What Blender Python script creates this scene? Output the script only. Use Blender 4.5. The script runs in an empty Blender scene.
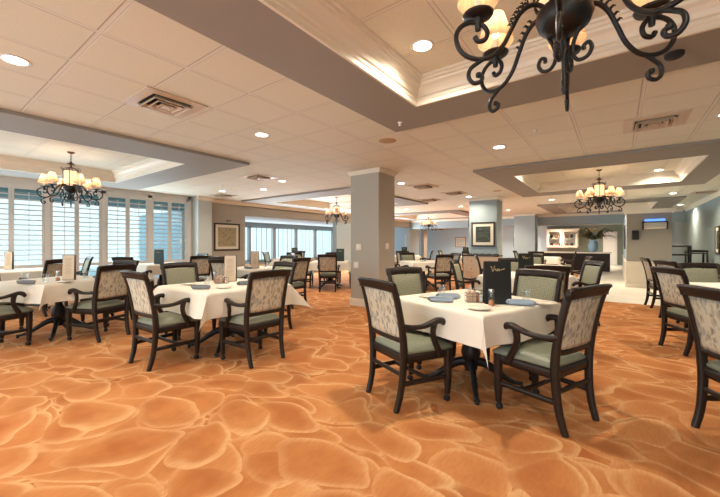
import bpy, math, random
from mathutils import Vector, Matrix
random.seed(7)
PI = math.pi
S = bpy.context.scene
COL = S.collection

# ---------------------------------------------------------------- camera, sky, exposure
cam_d = bpy.data.cameras.new('camera'); cam = bpy.data.objects.new('camera', cam_d); COL.objects.link(cam)
cam.location = (0, 0, 1.25); cam.rotation_euler = (PI/2, 0, math.radians(36.6))
cam_d.sensor_width = 36; cam_d.lens = 346/720*36; cam_d.shift_y = -5.0/720
cam_d.clip_start = .02; cam_d.clip_end = 200
S.camera = cam
w = bpy.data.worlds.new('sky'); S.world = w; w.use_nodes = True
wn = w.node_tree; bg = wn.nodes['Background']
tc = wn.nodes.new('ShaderNodeTexCoord'); sp = wn.nodes.new('ShaderNodeSeparateXYZ'); rp = wn.nodes.new('ShaderNodeValToRGB')
nz = wn.nodes.new('ShaderNodeTexNoise'); nz.inputs['Scale'].default_value = 9
ad = wn.nodes.new('ShaderNodeMath'); ad.operation = 'MULTIPLY_ADD'; ad.inputs[1].default_value = .25
wn.links.new(tc.outputs['Generated'], sp.inputs[0]); wn.links.new(tc.outputs['Generated'], nz.inputs['Vector'])
wn.links.new(nz.outputs['Fac'], ad.inputs[0]); wn.links.new(sp.outputs['Z'], ad.inputs[2]); wn.links.new(ad.outputs[0], rp.inputs[0])
rp.color_ramp.elements[0].position = .0; rp.color_ramp.elements[0].color = (.60, .83, .90, 1)
rp.color_ramp.elements[1].position = .16; rp.color_ramp.elements[1].color = (.66, .92, 1, 1)
wn.links.new(rp.outputs[0], bg.inputs[0]); bg.inputs[1].default_value = 1.2
S.view_settings.view_transform = 'Standard'; S.view_settings.look = 'None'
S.view_settings.exposure = 0.55; S.view_settings.gamma = 1; S.view_settings.use_curve_mapping = False

def area(name, loc, rot, sx, sy, power, col, spread=PI):
    l = bpy.data.lights.new(name, 'AREA'); l.shape = 'RECTANGLE'; l.size = sx; l.size_y = sy
    l.energy = power; l.color = col; l.spread = spread
    o = bpy.data.objects.new(name, l); o.location = loc; o.rotation_euler = rot; COL.objects.link(o); return o
# daylight through the shuttered window wall and the far room's windows, then added fills
area('window_daylight', (-10.50, 2.5, 1.35), (0, -PI/2, 0), 2.2, 5.6, 100, (.70, .90, 1))
area('far_window_daylight', (-17.9, 16, 1.4), (0, -PI/2, 0), 1.8, 16, 260, (.74, .90, 1))
area('side_opening_fill_light', (-10.45, 13.5, 1.25), (0, -PI/2, 0), 1.9, 12, 430, (.86, .94, 1))  # added cool fill in the side room opening, brightens the back ceiling
area('front_fill_light', (-4.2, -2.9, 1.45), (PI/2, 0, 0), 12, 1.9, 160, (.88, .95, 1))  # cool fill added behind the camera to brighten the room, source unseen
CAN_POWER = 19.0
WARM = (1, .88, .70)

# ---------------------------------------------------------------- materials
def srgb(r, g, b):
    f = lambda c: (c/255/12.92) if c/255 <= .04045 else ((c/255+.055)/1.055)**2.4
    return (f(r), f(g), f(b), 1)
def mat(name, col, rough=.6, metal=0, bump=0, bscale=200, var=0, vscale=20, spec=.5, coat=0):
    m = bpy.data.materials.new(name); m.use_nodes = True; nt = m.node_tree; b = nt.nodes['Principled BSDF']
    b.inputs['Base Color'].default_value = col; b.inputs['Roughness'].default_value = rough
    b.inputs['Metallic'].default_value = metal; b.inputs['Specular IOR Level'].default_value = spec
    b.inputs['Coat Weight'].default_value = coat
    t = nt.nodes.new('ShaderNodeTexCoord')
    if var:
        n = nt.nodes.new('ShaderNodeTexNoise'); n.inputs['Scale'].default_value = vscale; n.inputs['Detail'].default_value = 4
        nt.links.new(t.outputs['Object'], n.inputs['Vector'])
        mx = nt.nodes.new('ShaderNodeMix'); mx.data_type = 'RGBA'
        mx.inputs['A'].default_value = tuple(c*(1-var) for c in col[:3])+(1,); mx.inputs['B'].default_value = tuple(min(1, c*(1+var)) for c in col[:3])+(1,)
        nt.links.new(n.outputs['Fac'], mx.inputs['Factor']); nt.links.new(mx.outputs['Result'], b.inputs['Base Color'])
    if bump:
        n = nt.nodes.new('ShaderNodeTexNoise'); n.inputs['Scale'].default_value = bscale; nt.links.new(t.outputs['Object'], n.inputs['Vector'])
        bp = nt.nodes.new('ShaderNodeBump'); bp.inputs['Strength'].default_value = bump; bp.inputs['Distance'].default_value = .005
        nt.links.new(n.outputs['Fac'], bp.inputs['Height']); nt.links.new(bp.outputs[0], b.inputs['Normal'])
    return m
def emit(name, col, s):
    m = bpy.data.materials.new(name); m.use_nodes = True; b = m.node_tree.nodes['Principled BSDF']
    b.inputs['Base Color'].default_value = col; b.inputs['Emission Color'].default_value = col; b.inputs['Emission Strength'].default_value = s
    return m
class NT:
    """small helper for node graphs"""
    def __init__(s, name, rough=.8):
        s.m = bpy.data.materials.new(name); s.m.use_nodes = True; s.t = s.m.node_tree; s.b = s.t.nodes['Principled BSDF']
        s.b.inputs['Roughness'].default_value = rough
        s.tc = s.t.nodes.new('ShaderNodeTexCoord')
    def n(s, typ, ins={}, **kw):
        x = s.t.nodes.new(typ)
        for k, v in kw.items(): setattr(x, k, v)
        for k, v in ins.items(): s.set(x.inputs[k], v)
        return x
    def set(s, sock, v):
        if isinstance(v, bpy.types.NodeSocket): s.t.links.new(v, sock)
        else: sock.default_value = v
    def math(s, op, a, b=0, c=0, clamp=False):
        x = s.t.nodes.new('ShaderNodeMath'); x.operation = op; x.use_clamp = clamp
        for i, v in enumerate((a, b, c)): s.set(x.inputs[i], v)
        return x.outputs[0]
    def sstep(s, v, a, b, lo=0, hi=1):
        x = s.t.nodes.new('ShaderNodeMapRange'); x.interpolation_type = 'SMOOTHSTEP'
        for i, q in enumerate((v, a, b, lo, hi)): s.set(x.inputs[i], q)
        return x.outputs[0]
    def mix(s, f, a, b, blend='MIX'):
        x = s.t.nodes.new('ShaderNodeMix'); x.data_type = 'RGBA'; x.blend_type = blend
        s.set(x.inputs['Factor'], f); s.set(x.inputs['A'], a); s.set(x.inputs['B'], b)
        return x.outputs['Result']
    def mapping(s, v, scale=(1, 1, 1), loc=(0, 0, 0), rot=(0, 0, 0)):
        x = s.n('ShaderNodeMapping', {'Vector': v, 'Scale': scale, 'Location': loc, 'Rotation': rot}); return x.outputs[0]
    def bump(s, h, st=.3, dist=.01):
        x = s.n('ShaderNodeBump', {'Height': h, 'Strength': st, 'Distance': dist}); s.t.links.new(x.outputs[0], s.b.inputs['Normal'])

def carpet_mat():
    # overlapping soft-rimmed lobes, each layer partly covering the ones below
    k = NT('carpet_weave', .97); o = k.tc.outputs['Object']
    k.b.inputs['Specular IOR Level'].default_value = .1
    def warp(v, scale, amp, det=1.0):
        w1 = k.n('ShaderNodeTexNoise', {'Vector': v, 'Scale': scale, 'Detail': det})
        off = k.n('ShaderNodeVectorMath', {0: w1.outputs['Color'], 1: (.5, .5, .5)}, operation='SUBTRACT')
        sc = k.n('ShaderNodeVectorMath', {0: off.outputs[0], 'Scale': amp}, operation='SCALE')
        return k.n('ShaderNodeVectorMath', {0: v, 1: sc.outputs[0]}, operation='ADD').outputs[0]
    p = warp(warp(o, 1.0, .7), 3.0, .22)
    big = k.n('ShaderNodeTexNoise', {'Vector': o, 'Scale': 3.2, 'Detail': 5.0})
    patch = k.n('ShaderNodeTexNoise', {'Vector': o, 'Scale': 2.1, 'Detail': 2.0})
    ground = k.mix(k.sstep(big.outputs['Fac'], .3, .7), C_DARK, C_MID)
    base = ground
    for q in range(7):
        v = k.mapping(p, (1, 1.45, 0), (3.7*q+1.3, 5.1*q+.4, 0), (0, 0, .9+.35*math.sin(q*2.1)))
        c = k.n('ShaderNodeTexVoronoi', {'Vector': v, 'Scale': 1.72+.2*(q % 3), 'Randomness': .75}, feature='F1', voronoi_dimensions='2D')
        d = c.outputs['Distance']; r = .43
        inside = k.sstep(d, r-.012, r+.008, 1, 0)
        rim = k.math('MULTIPLY', k.sstep(d, r-.11, r-.02), k.sstep(patch.outputs['Fac'], .36, .60, .45, 1))
        df = k.n('ShaderNodeVectorMath', {0: v, 1: c.outputs['Position']}, operation='SUBTRACT')
        dt = k.n('ShaderNodeVectorMath', {0: df.outputs[0], 1: (.2*math.cos(q*1.9), 1, 0)}, operation='DOT_PRODUCT').outputs['Value']
        rim = k.math('MULTIPLY', rim, k.sstep(dt, -.34, .12, .28, 1))
        glow = k.math('MULTIPLY', k.sstep(d, r-.30, r, 0, .5), k.sstep(dt, -.2, .2, .3, 1))
        rnd_ = k.n('ShaderNodeSeparateColor', {'Color': c.outputs['Color']}).outputs[0]
        lay = k.mix(k.math('MULTIPLY', rnd_, .6), ground, C_MID2)
        lay = k.mix(glow, lay, C_SOFT)
        lay = k.mix(k.math('MULTIPLY', rim, .72), lay, C_LINE)
        base = k.mix(inside, base, lay)

    fine = k.n('ShaderNodeTexNoise', {'Vector': k.mapping(o, (14, 3, 1), rot=(0, 0, .64)), 'Scale': 5.0, 'Detail': 5.0})
    base = k.mix(k.sstep(fine.outputs['Fac'], .35, .7, 0, .25), base, C_DARK)
    k.set(k.b.inputs['Base Color'], base)
    pile = k.n('ShaderNodeTexNoise', {'Vector': o, 'Scale': 260.0, 'Detail': 2.0})
    k.bump(pile.outputs['Fac'], .5, .004)
    return k.m
C_DARK = srgb(156, 91, 50); C_MID = srgb(181, 118, 69); C_MID2 = srgb(191, 131, 82); C_SOFT = srgb(201, 147, 97); C_LINE = srgb(212, 170, 122)
def tile_ceiling_mat():
    k = NT('ceiling_panels', .85); o = k.tc.outputs['Object']
    s = k.n('ShaderNodeSeparateXYZ', {'Vector': o})
    def line(c, off):
        u = k.math('ABSOLUTE', k.math('SUBTRACT', k.math('FRACT', k.math('DIVIDE', k.math('SUBTRACT', c, off), .61)), .5))
        return u
    a = line(s.outputs[0], -2.24); b = line(s.outputs[1], .84)
    u = k.math('MAXIMUM', a, b)
    tee = k.sstep(u, .478, .484); gr = k.sstep(u, .464, .474)
    gr2 = k.math('SUBTRACT', gr, tee)
    sp_ = k.n('ShaderNodeTexNoise', {'Vector': o, 'Scale': 120.0, 'Detail': 3.0})
    base = k.mix(k.sstep(sp_.outputs['Fac'], .3, .7), srgb(208, 204, 188), srgb(218, 214, 198))
    base = k.mix(k.math('MULTIPLY', gr2, .5), base, srgb(150, 138, 126))
    base = k.mix(k.math('MULTIPLY', tee, .6), base, srgb(216, 210, 204))
    k.set(k.b.inputs['Base Color'], base)
    h = k.math('ADD', k.math('MULTIPLY', k.math('SUBTRACT', 1, k.sstep(u, .462, .476)), 1.0), k.math('MULTIPLY', sp_.outputs['Fac'], .06))
    k.bump(h, .5, .008)
    return k.m
def floor_tile_mat():
    k = NT('cream_floor_tile', .35); o = k.tc.outputs['Object']
    br = k.n('ShaderNodeTexBrick', {'Vector': k.mapping(o, rot=(0, 0, PI/4)), 'Color1': srgb(222, 214, 200), 'Color2': srgb(210, 202, 188), 'Mortar': srgb(180, 172, 158), 'Scale': 1.0,
        'Mortar Size': .006, 'Brick Width': .45, 'Row Height': .45}, offset=0)
    k.set(k.b.inputs['Base Color'], br.outputs['Color']); return k.m
def floral_mat():
    k = NT('leaf_print_fabric', .85); o = k.tc.outputs['Object']
    wv = k.n('ShaderNodeTexNoise', {'Vector': o, 'Scale': 9.0, 'Detail': 2.0})
    sc = k.n('ShaderNodeVectorMath', {0: wv.outputs['Color'], 'Scale': .10}, operation='SCALE')
    p = k.n('ShaderNodeVectorMath', {0: o, 1: sc.outputs[0]}, operation='ADD').outputs[0]
    def leaves(rot, seed, scale, a, b):
        v = k.mapping(p, (1, .01, .36), (seed, 0, seed*.6), (0, rot, 0))
        e = k.n('ShaderNodeTexVoronoi', {'Vector': v, 'Scale': scale}, feature='F1')
        return k.sstep(e.outputs['Distance'], a, b, 1, 0)
    base = srgb(192, 182, 160)
    for rot, seed, scale, col, f in ((.75, 1.3, 31.0, srgb(132, 122, 104), .75), (-.8, 5.2, 29.0, srgb(156, 146, 126), .75), (.15, 8.8, 38.0, srgb(112, 102, 88), .7), (1.0, 3.9, 34.0, srgb(146, 148, 146), .7)):
        base = k.mix(k.math('MULTIPLY', leaves(rot, seed, scale, .26, .38), f), base, col)
    k.set(k.b.inputs['Base Color'], base); return k.m
def dots_mat():
    k = NT('dotted_green_fabric', .8); o = k.tc.outputs['Object']
    sx_ = k.n('ShaderNodeSeparateXYZ', {'Vector': o}); cb = k.n('ShaderNodeCombineXYZ', {'X': sx_.outputs[0], 'Y': sx_.outputs[2]})
    e = k.n('ShaderNodeTexVoronoi', {'Vector': cb.outputs[0], 'Scale': 58.0, 'Randomness': .25}, feature='F1', voronoi_dimensions='2D')
    base = k.mix(k.sstep(e.outputs['Distance'], .25, .42, .8, 0), srgb(150, 149, 126), srgb(100, 99, 80))
    k.set(k.b.inputs['Base Color'], base); return k.m
def cloth_mat():
    k = NT('white_linen', .9); o = k.tc.outputs['Object']
    n1 = k.n('ShaderNodeTexNoise', {'Vector': o, 'Scale': 5.0, 'Detail': 3.0})
    k.set(k.b.inputs['Base Color'], srgb(222, 214, 200)); k.bump(n1.outputs['Fac'], .35, .02)
    return k.m
def painting_mat(name, cols, scale, seed):
    k = NT(name, .5); o = k.tc.outputs['Object']
    n1 = k.n('ShaderNodeTexNoise', {'Vector': k.mapping(o, (1, 1, 1.8), (seed, seed, seed)), 'Scale': scale, 'Detail': 5.0, 'Distortion': 1.2})
    r = k.n('ShaderNodeValToRGB', {'Fac': n1.outputs['Fac']}); cr = r.color_ramp
    cr.elements[0].position = .3; cr.elements[0].color = cols[0]; cr.elements[1].position = .72; cr.elements[1].color = cols[-1]
    for i, c in enumerate(cols[1:-1]):
        e = cr.elements.new(.3+.42*(i+1)/(len(cols)-1)); e.color = c
    k.set(k.b.inputs['Base Color'], r.outputs[0]); return k.m
def glass_mat():
    m = bpy.data.materials.new('clear_glass'); m.use_nodes = True; nt = m.node_tree; nt.nodes.clear()
    out = nt.nodes.new('ShaderNodeOutputMaterial'); mx = nt.nodes.new('ShaderNodeMixShader'); tr = nt.nodes.new('ShaderNodeBsdfTransparent'); gl = nt.nodes.new('ShaderNodeBsdfGlossy')
    fr = nt.nodes.new('ShaderNodeLayerWeight'); pw = nt.nodes.new('ShaderNodeMath'); pw.operation = 'POWER'; pw.inputs[1].default_value = 4; nt.links.new(fr.outputs['Facing'], pw.inputs[0])
    ma = nt.nodes.new('ShaderNodeMath'); ma.operation = 'MULTIPLY_ADD'; ma.inputs[1].default_value = .6; ma.inputs[2].default_value = .09
    tr.inputs[0].default_value = (.97, .985, .99, 1); gl.inputs['Roughness'].default_value = .05
    nt.links.new(pw.outputs[0], ma.inputs[0]); nt.links.new(ma.outputs[0], mx.inputs[0]); nt.links.new(tr.outputs[0], mx.inputs[1]); nt.links.new(gl.outputs[0], mx.inputs[2]); nt.links.new(mx.outputs[0], out.inputs[0])
    return m
def shade_mat():
    k = NT('pleated_shade_fabric', .8)
    k.b.inputs['Base Color'].default_value = srgb(208, 172, 140)
    tl = k.t.nodes.new('ShaderNodeBsdfTranslucent'); tl.inputs[0].default_value = srgb(214, 178, 146)
    mx = k.t.nodes.new('ShaderNodeMixShader'); mx.inputs[0].default_value = .5
    out = k.t.nodes['Material Output']
    k.t.links.new(k.b.outputs[0], mx.inputs[1]); k.t.links.new(tl.outputs[0], mx.inputs[2]); k.t.links.new(mx.outputs[0], out.inputs[0])
    return k.m

def drape_mat():
    k = NT('white_blind_fabric', .8); k.b.inputs['Base Color'].default_value = srgb(220, 230, 238)
    tl = k.t.nodes.new('ShaderNodeBsdfTranslucent'); tl.inputs[0].default_value = srgb(225, 238, 248)
    mx = k.t.nodes.new('ShaderNodeMixShader'); mx.inputs[0].default_value = .5
    k.t.links.new(k.b.outputs[0], mx.inputs[1]); k.t.links.new(tl.outputs[0], mx.inputs[2]); k.t.links.new(mx.outputs[0], k.t.nodes['Material Output'].inputs[0])
    return k.m
M = dict(
    carpet=carpet_mat(), ctile=tile_ceiling_mat(), ftile=floor_tile_mat(), floral=floral_mat(), dots=dots_mat(), cloth=cloth_mat(),
    glass=glass_mat(), shade=shade_mat(),
    soffit=mat('soffit_paint', srgb(140, 134, 125), .7, bump=.05, bscale=60),
    crown=mat('cream_trim_paint', srgb(222, 212, 194), .4),
    pilaster=mat('pale_grey_pilaster_paint', srgb(184, 190, 188), .8),
    wallgrey=mat('greige_wall_paint', srgb(168, 162, 150), .8, bump=.05),
    wallblue=mat('blue_grey_wall_paint', srgb(150, 164, 168), .8, bump=.05),
    walllight=mat('light_blue_wall_paint', srgb(176, 200, 212), .8),
    walltaupe=mat('taupe_wall_paint', srgb(150, 144, 132), .8, bump=.05),
    wallgreen=mat('sage_wall_paint', srgb(116, 124, 112), .8),
    wallteal=mat('blue_green_wall_paint', srgb(134, 146, 146), .75, bump=.05),
    wainscot=mat('cream_wainscot_paint', srgb(212, 202, 184), .5),
    shutter=mat('white_shutter_paint', srgb(206, 200, 194), .45),
    wood=mat('espresso_wood', srgb(38, 29, 24), .38, var=.3, vscale=12, spec=.3),
    vinyl=mat('sage_vinyl', srgb(122, 126, 108), .46, bump=.12, bscale=30),
    black=mat('black_iron', srgb(30, 28, 28), .45, metal=.3),
    iron=mat('wrought_iron', srgb(17, 14, 13), .42, metal=.25, bump=.15, bscale=90),
    bronze=mat('aged_bronze', srgb(96, 66, 44), .4, metal=.7),
    chrome=mat('brushed_chrome', srgb(176, 172, 168), .25, metal=1),
    rubber=mat('black_rubber', srgb(24, 24, 24), .7),
    napkin=mat('blue_grey_napkin_cloth', srgb(150, 164, 180), .9, bump=.3, bscale=70),
    greynapkin=mat('slate_napkin_cloth', srgb(124, 128, 134), .9, bump=.3, bscale=70),
    china=mat('cream_china', srgb(232, 224, 210), .2),
    paper=mat('cream_paper', srgb(204, 182, 156), .8),
    ink=mat('brown_print', srgb(150, 126, 104), .8),
    menublack=mat('black_menu_leatherette', srgb(22, 24, 23), .5, bump=.1, bscale=120),
    menugreen=mat('dark_green_menu_leatherette', srgb(30, 50, 46), .5),
    gold=mat('gold_print', srgb(176, 152, 104), .4),
    packet=mat('pink_sugar_packets', srgb(208, 176, 150), .7, var=.35, vscale=90),
    copper=mat('amber_spice', srgb(170, 104, 62), .6),
    white=mat('white_enamel', srgb(226, 222, 216), .4),
    grille=mat('dark_duct_interior', srgb(24, 22, 20), .8),
    vent=mat('vent_metal', srgb(196, 176, 154), .45),
    tan=mat('tan_speaker_grille', srgb(176, 146, 108), .7),
    frame=mat('dark_picture_frame', srgb(44, 32, 26), .4),
    matboard=mat('cream_mat_board', srgb(214, 206, 188), .8),
    blond=mat('blond_wood', srgb(214, 196, 172), .45, var=.12, vscale=8),
    leaf=mat('olive_leaf', srgb(70, 74, 44), .6, var=.4, vscale=14),
    flower=mat('pale_yellow_petal', srgb(206, 192, 140), .7),
    vase=mat('pale_blue_ceramic', srgb(150, 184, 206), .3),
    teal=mat('teal_porch_paint', srgb(62, 132, 140), .7),
    bulb=emit('lit_bulb', (1, .80, .55, 1), 8),
    lens=emit('lit_can_lens', (1, .93, .82, 1), 9),
    amber=emit('lit_amber_glass', (1, .66, .36, 1), .8),
    blueglow=emit('lit_blue_strip', (.12, .30, .95, 1), 1.0),
    drape=drape_mat(), plaster=mat('white_plaster', srgb(206, 212, 216), .85),
    pave=mat('pale_patio', srgb(170, 190, 196), .8),
)
P1 = painting_mat('muted_landscape_print', [srgb(96, 92, 70), srgb(150, 140, 108), srgb(168, 150, 116), srgb(120, 110, 86)], 9, 2)
P2 = painting_mat('dark_river_print', [srgb(22, 30, 32), srgb(40, 52, 50), srgb(70, 72, 58), srgb(112, 98, 76)], 9, 5)
P3 = painting_mat('orange_flower_print', [srgb(190, 90, 50), srgb(214, 150, 90), srgb(120, 80, 60), srgb(230, 200, 150)], 8, 7)
P4 = painting_mat('grey_sketch_print', [srgb(150, 160, 160), srgb(190, 196, 190), srgb(210, 210, 200)], 10, 9)

# ---------------------------------------------------------------- mesh helper
class MB:
    def __init__(s): s.v = []; s.f = []; s.sm = []
    def add(s, vs, fs, smooth=False):
        o = len(s.v); s.v += [tuple(v) for v in vs]; s.f += [tuple(i+o for i in f) for f in fs]; s.sm += [smooth]*len(fs); return s
    def box(s, x0, y0, z0, x1, y1, z1):
        if x0 > x1: x0, x1 = x1, x0
        if y0 > y1: y0, y1 = y1, y0
        if z0 > z1: z0, z1 = z1, z0
        return s.add([(x0, y0, z0), (x1, y0, z0), (x1, y1, z0), (x0, y1, z0), (x0, y0, z1), (x1, y0, z1), (x1, y1, z1), (x0, y1, z1)],
                     [(0, 3, 2, 1), (4, 5, 6, 7), (0, 1, 5, 4), (1, 2, 6, 5), (2, 3, 7, 6), (3, 0, 4, 7)])
    def bbox(s, x0, y0, z0, x1, y1, z1, b=.004):
        # box with chamfered edges in all directions
        import itertools
        cx, cy, cz = (x0+x1)/2, (y0+y1)/2, (z0+z1)/2; hx, hy, hz = abs(x1-x0)/2, abs(y1-y0)/2, abs(z1-z0)/2
        b = min(b, hx*.9, hy*.9, hz*.9); vs = []; idx = {}
        for sx, sy, sz in itertools.product((-1, 1), repeat=3):
            for a in range(3):
                h = [hx-b, hy-b, hz-b]; h[a] += b
                idx[(sx, sy, sz, a)] = len(vs); vs.append((cx+sx*h[0], cy+sy*h[1], cz+sz*h[2]))
        fs = []
        for sg in (-1, 1):
            for a in range(3):
                u, v = (a+1) % 3, (a+2) % 3; q = []
                for (p, r) in ((-1, -1), (1, -1), (1, 1), (-1, 1)):
                    k = [0, 0, 0]; k[a] = sg; k[u] = p; k[v] = r; q.append(idx[(k[0], k[1], k[2], a)])
                fs.append(q if sg > 0 else q[::-1])
        for a in range(3):
            u, v = (a+1) % 3, (a+2) % 3
            for p in (-1, 1):
                for r in (-1, 1):
                    k0 = [0, 0, 0]; k1 = [0, 0, 0]; k0[a] = -1; k1[a] = 1; k0[u] = k1[u] = p; k0[v] = k1[v] = r
                    q = [idx[(*k0, u)], idx[(*k1, u)], idx[(*k1, v)], idx[(*k0, v)]]
                    fs.append(q if p*r < 0 else q[::-1])
        for sg in itertools.product((-1, 1), repeat=3):
            q = [idx[(*sg, 0)], idx[(*sg, 1)], idx[(*sg, 2)]]
            fs.append(q if sg[0]*sg[1]*sg[2] > 0 else q[::-1])
        return s.add(vs, fs)
    def lathe(s, prof, n=20, c=(0, 0, 0), smooth=True, cap=True):
        vs = []; fs = []
        for r, z in prof:
            for i in range(n):
                a = 2*PI*i/n; vs.append((c[0]+r*math.cos(a), c[1]+r*math.sin(a), c[2]+z))
        for j in range(len(prof)-1):
            for i in range(n):
                k = (i+1) % n; fs.append((j*n+i, j*n+k, (j+1)*n+k, (j+1)*n+i))
        s.add(vs, fs, smooth)
        if cap:
            m = len(prof)-1
            s.add([vs[i] for i in range(n)], [tuple(reversed(range(n)))]); s.add([vs[m*n+i] for i in range(n)], [tuple(range(n))])
        return s
    def sweep(s, pts, size, side=None, n=8, power=4, smooth=True, spl=0, closed=False):
        """superellipse section swept along pts; size: (w,h), a list of them, or a radius"""
        P = [Vector(p) for p in pts]
        if not isinstance(size, list): size = [size]*len(P)
        size = [(q, q) if not isinstance(q, tuple) else q for q in size]
        if spl:
            NP = []; NS = []
            for i in range(len(P)-1):
                a = P[max(i-1, 0)]; b = P[i]; c = P[i+1]; d = P[min(i+2, len(P)-1)]
                for k in range(spl):
                    t = k/spl
                    NP.append(.5*((2*b)+(c-a)*t+(2*a-5*b+4*c-d)*t*t+(3*b-a-3*c+d)*t**3))
                    NS.append((size[i][0]*(1-t)+size[i+1][0]*t, size[i][1]*(1-t)+size[i+1][1]*t))
            NP.append(P[-1]); NS.append(size[-1]); P = NP; size = NS
        vs = []; prev = None
        for i, p in enumerate(P):
            T = (P[min(i+1, len(P)-1)]-P[max(i-1, 0)]).normalized()
            if side is not None: A = Vector(side)
            else: A = prev if prev is not None else (Vector((0, 0, 1)) if abs(T.z) < .9 else Vector((1, 0, 0)))
            A = (A-T*A.dot(T)).normalized(); B = T.cross(A).normalized(); prev = A
            for j in range(n):
                a = 2*PI*(j+.5)/n; c_, s_ = math.cos(a), math.sin(a)
                k = (abs(c_)**power+abs(s_)**power)**(-1/power)
                vs.append(p+A*(c_*k*size[i][0])+B*(s_*k*size[i][1]))
        fs = []
        for i in range(len(P)-1):
            for j in range(n):
                k = (j+1) % n; fs.append((i*n+j, i*n+k, (i+1)*n+k, (i+1)*n+j))
        m = (len(P)-1)*n
        s.add(vs, fs, smooth); s.add([vs[j] for j in range(n)], [tuple(reversed(range(n)))]); s.add([vs[m+j] for j in range(n)], [tuple(range(n))])
        return s
    def tube(s, pts, r, n=6, spl=0): return s.sweep(pts, r, n=n, power=2, spl=spl)
    def grid(s, nu, nv, fn, smooth=True, flip=False):
        vs = [fn(i/nu, j/nv) for j in range(nv+1) for i in range(nu+1)]
        fs = []
        for j in range(nv):
            for i in range(nu):
                a = j*(nu+1)+i; q = (a, a+1, a+nu+2, a+nu+1); fs.append(q[::-1] if flip else q)
        return s.add(vs, fs, smooth)
    def slab(s, nu, nv, fa, fb, smooth=True):
        """closed solid between two grids"""
        A = [fa(i/nu, j/nv) for j in range(nv+1) for i in range(nu+1)]; B = [fb(i/nu, j/nv) for j in range(nv+1) for i in range(nu+1)]
        o = len(A); fs = []
        for j in range(nv):
            for i in range(nu):
                a = j*(nu+1)+i; fs.append((a, a+1, a+nu+2, a+nu+1)); fs.append((o+a, o+a+nu+1, o+a+nu+2, o+a+1))
        ring = [i for i in range(nu+1)]+[j*(nu+1)+nu for j in range(1, nv+1)]+[nv*(nu+1)+i for i in range(nu-1, -1, -1)]+[j*(nu+1) for j in range(nv-1, 0, -1)]
        for i in range(len(ring)):
            a, b = ring[i], ring[(i+1) % len(ring)]; fs.append((a, o+a, o+b, b))
        return s.add(A+B, fs, smooth)
    def xf(s, mtx):
        s.v = [tuple(mtx @ Vector(v)) for v in s.v]; return s
    def merge(s, o, mtx=None):
        s.add([tuple(mtx @ Vector(v)) if mtx else v for v in o.v], o.f); s.sm[-len(o.f):] = o.sm; return s
    def build(s, name, m, parent=None, loc=None):
        me = bpy.data.meshes.new(name); me.from_pydata(s.v, [], s.f)
        me.polygons.foreach_set('use_smooth', s.sm); me.materials.append(M[m] if isinstance(m, str) else m); me.update()
        o = bpy.data.objects.new(name, me); COL.objects.link(o)
        if parent: o.parent = parent
        if loc: o.location = loc
        return o
def T(x, y, z): return Matrix.Translation((x, y, z))
def RZ(a): return Matrix.Rotation(a, 4, 'Z')
def empty(name, label, cat, loc=(0, 0, 0), rz=0, group=None):
    o = bpy.data.objects.new(name, None); COL.objects.link(o); o.empty_display_size = .1; o.location = loc; o.rotation_euler = (0, 0, rz)
    return tag(o, label, cat, group)
def tag(o, label, cat, group=None):
    o['label'] = label; o['category'] = cat
    if group: o['group'] = group
    return o
def struct(o): o['kind'] = 'structure'; return o
KIDS = {}
def reg(root):
    KIDS[root.name] = [(c, [g for g in COL.objects if g.parent == c]) for c in COL.objects if c.parent == root]; return root
def dup(root, loc, rz, label, group=None):
    r = root.copy(); COL.objects.link(r); r.location = loc; r.rotation_euler = (0, 0, rz); r['label'] = label
    if group: r['group'] = group
    for c, gs in KIDS.get(root.name, []):
        d = c.copy(); COL.objects.link(d); d.parent = r
        for g in gs:
            e = g.copy(); COL.objects.link(e); e.parent = d
    return r
used = set()
def place(root, loc, rz, label, group=None):
    if root.name not in used:
        used.add(root.name); root.location = loc; root.rotation_euler = (0, 0, rz); root['label'] = label
        if group: root['group'] = group
        return root
    return dup(root, loc, rz, label, group)

# ---------------------------------------------------------------- the room shell
CZ = 2.70
struct(MB().box(-10.6, -3, -.1, 2.4, 9.15, 0).build('floor', 'carpet'))
# the carpet runs further back on the left, cream tile on the right
struct(MB().box(-10.6, 9.15, -.1, -1.2, 25, 0).build('floor', 'carpet'))
struct(MB().box(-1.2, 9.15, -.1, 2.4, 25, -.001).build('floor', 'ftile'))
struct(MB().box(-18.6, 7.2, -.1, -10.6, 25, -.002).build('floor', 'carpet'))
XS = [(-2.24, 1.70), (-10.15, -5.29), (-10.15, -5.40)]
COF = [  # outer rect, inner rect
    ((-2.24, -.85, 1.70, 3.78), (-1.66, -.1, 1.16, 3.2)),
    ((-10.15, -.85, -5.29, 3.80), (-9.30, -.1, -6.13, 3.06)),
    ((-2.28, 6.80, 1.66, 11.40), (-1.74, 7.70, 1.17, 10.6)),
    ((-10.15, 6.95, -5.42, 11.40), (-9.45, 7.75, -6.2, 10.6)),
    ((-2.40, 14.35, 1.70, 19.0), (-1.80, 15.2, 1.10, 18.2)),
    ((-10.15, 14.40, -5.45, 19.0), (-9.45, 15.2, -6.2, 18.2)),
]
def holes_slab(mb, rect, holes, z0, z1):
    xs = sorted({rect[0], rect[2]} | {h[0] for h in holes} | {h[2] for h in holes}); ys = sorted({rect[1], rect[3]} | {h[1] for h in holes} | {h[3] for h in holes})
    for i in range(len(xs)-1):
        for j in range(len(ys)-1):
            mx, my = (xs[i]+xs[i+1])/2, (ys[j]+ys[j+1])/2
            if not any(h[0] < mx < h[2] and h[1] < my < h[3] for h in holes): mb.box(xs[i], ys[j], z0, xs[i+1], ys[j+1], z1)
cm = MB(); holes_slab(cm, (-10.6, -3, 2.4, 25), [c[1] for c in COF], CZ, CZ+.08); struct(cm.build('ceiling', 'ctile'))
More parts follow.
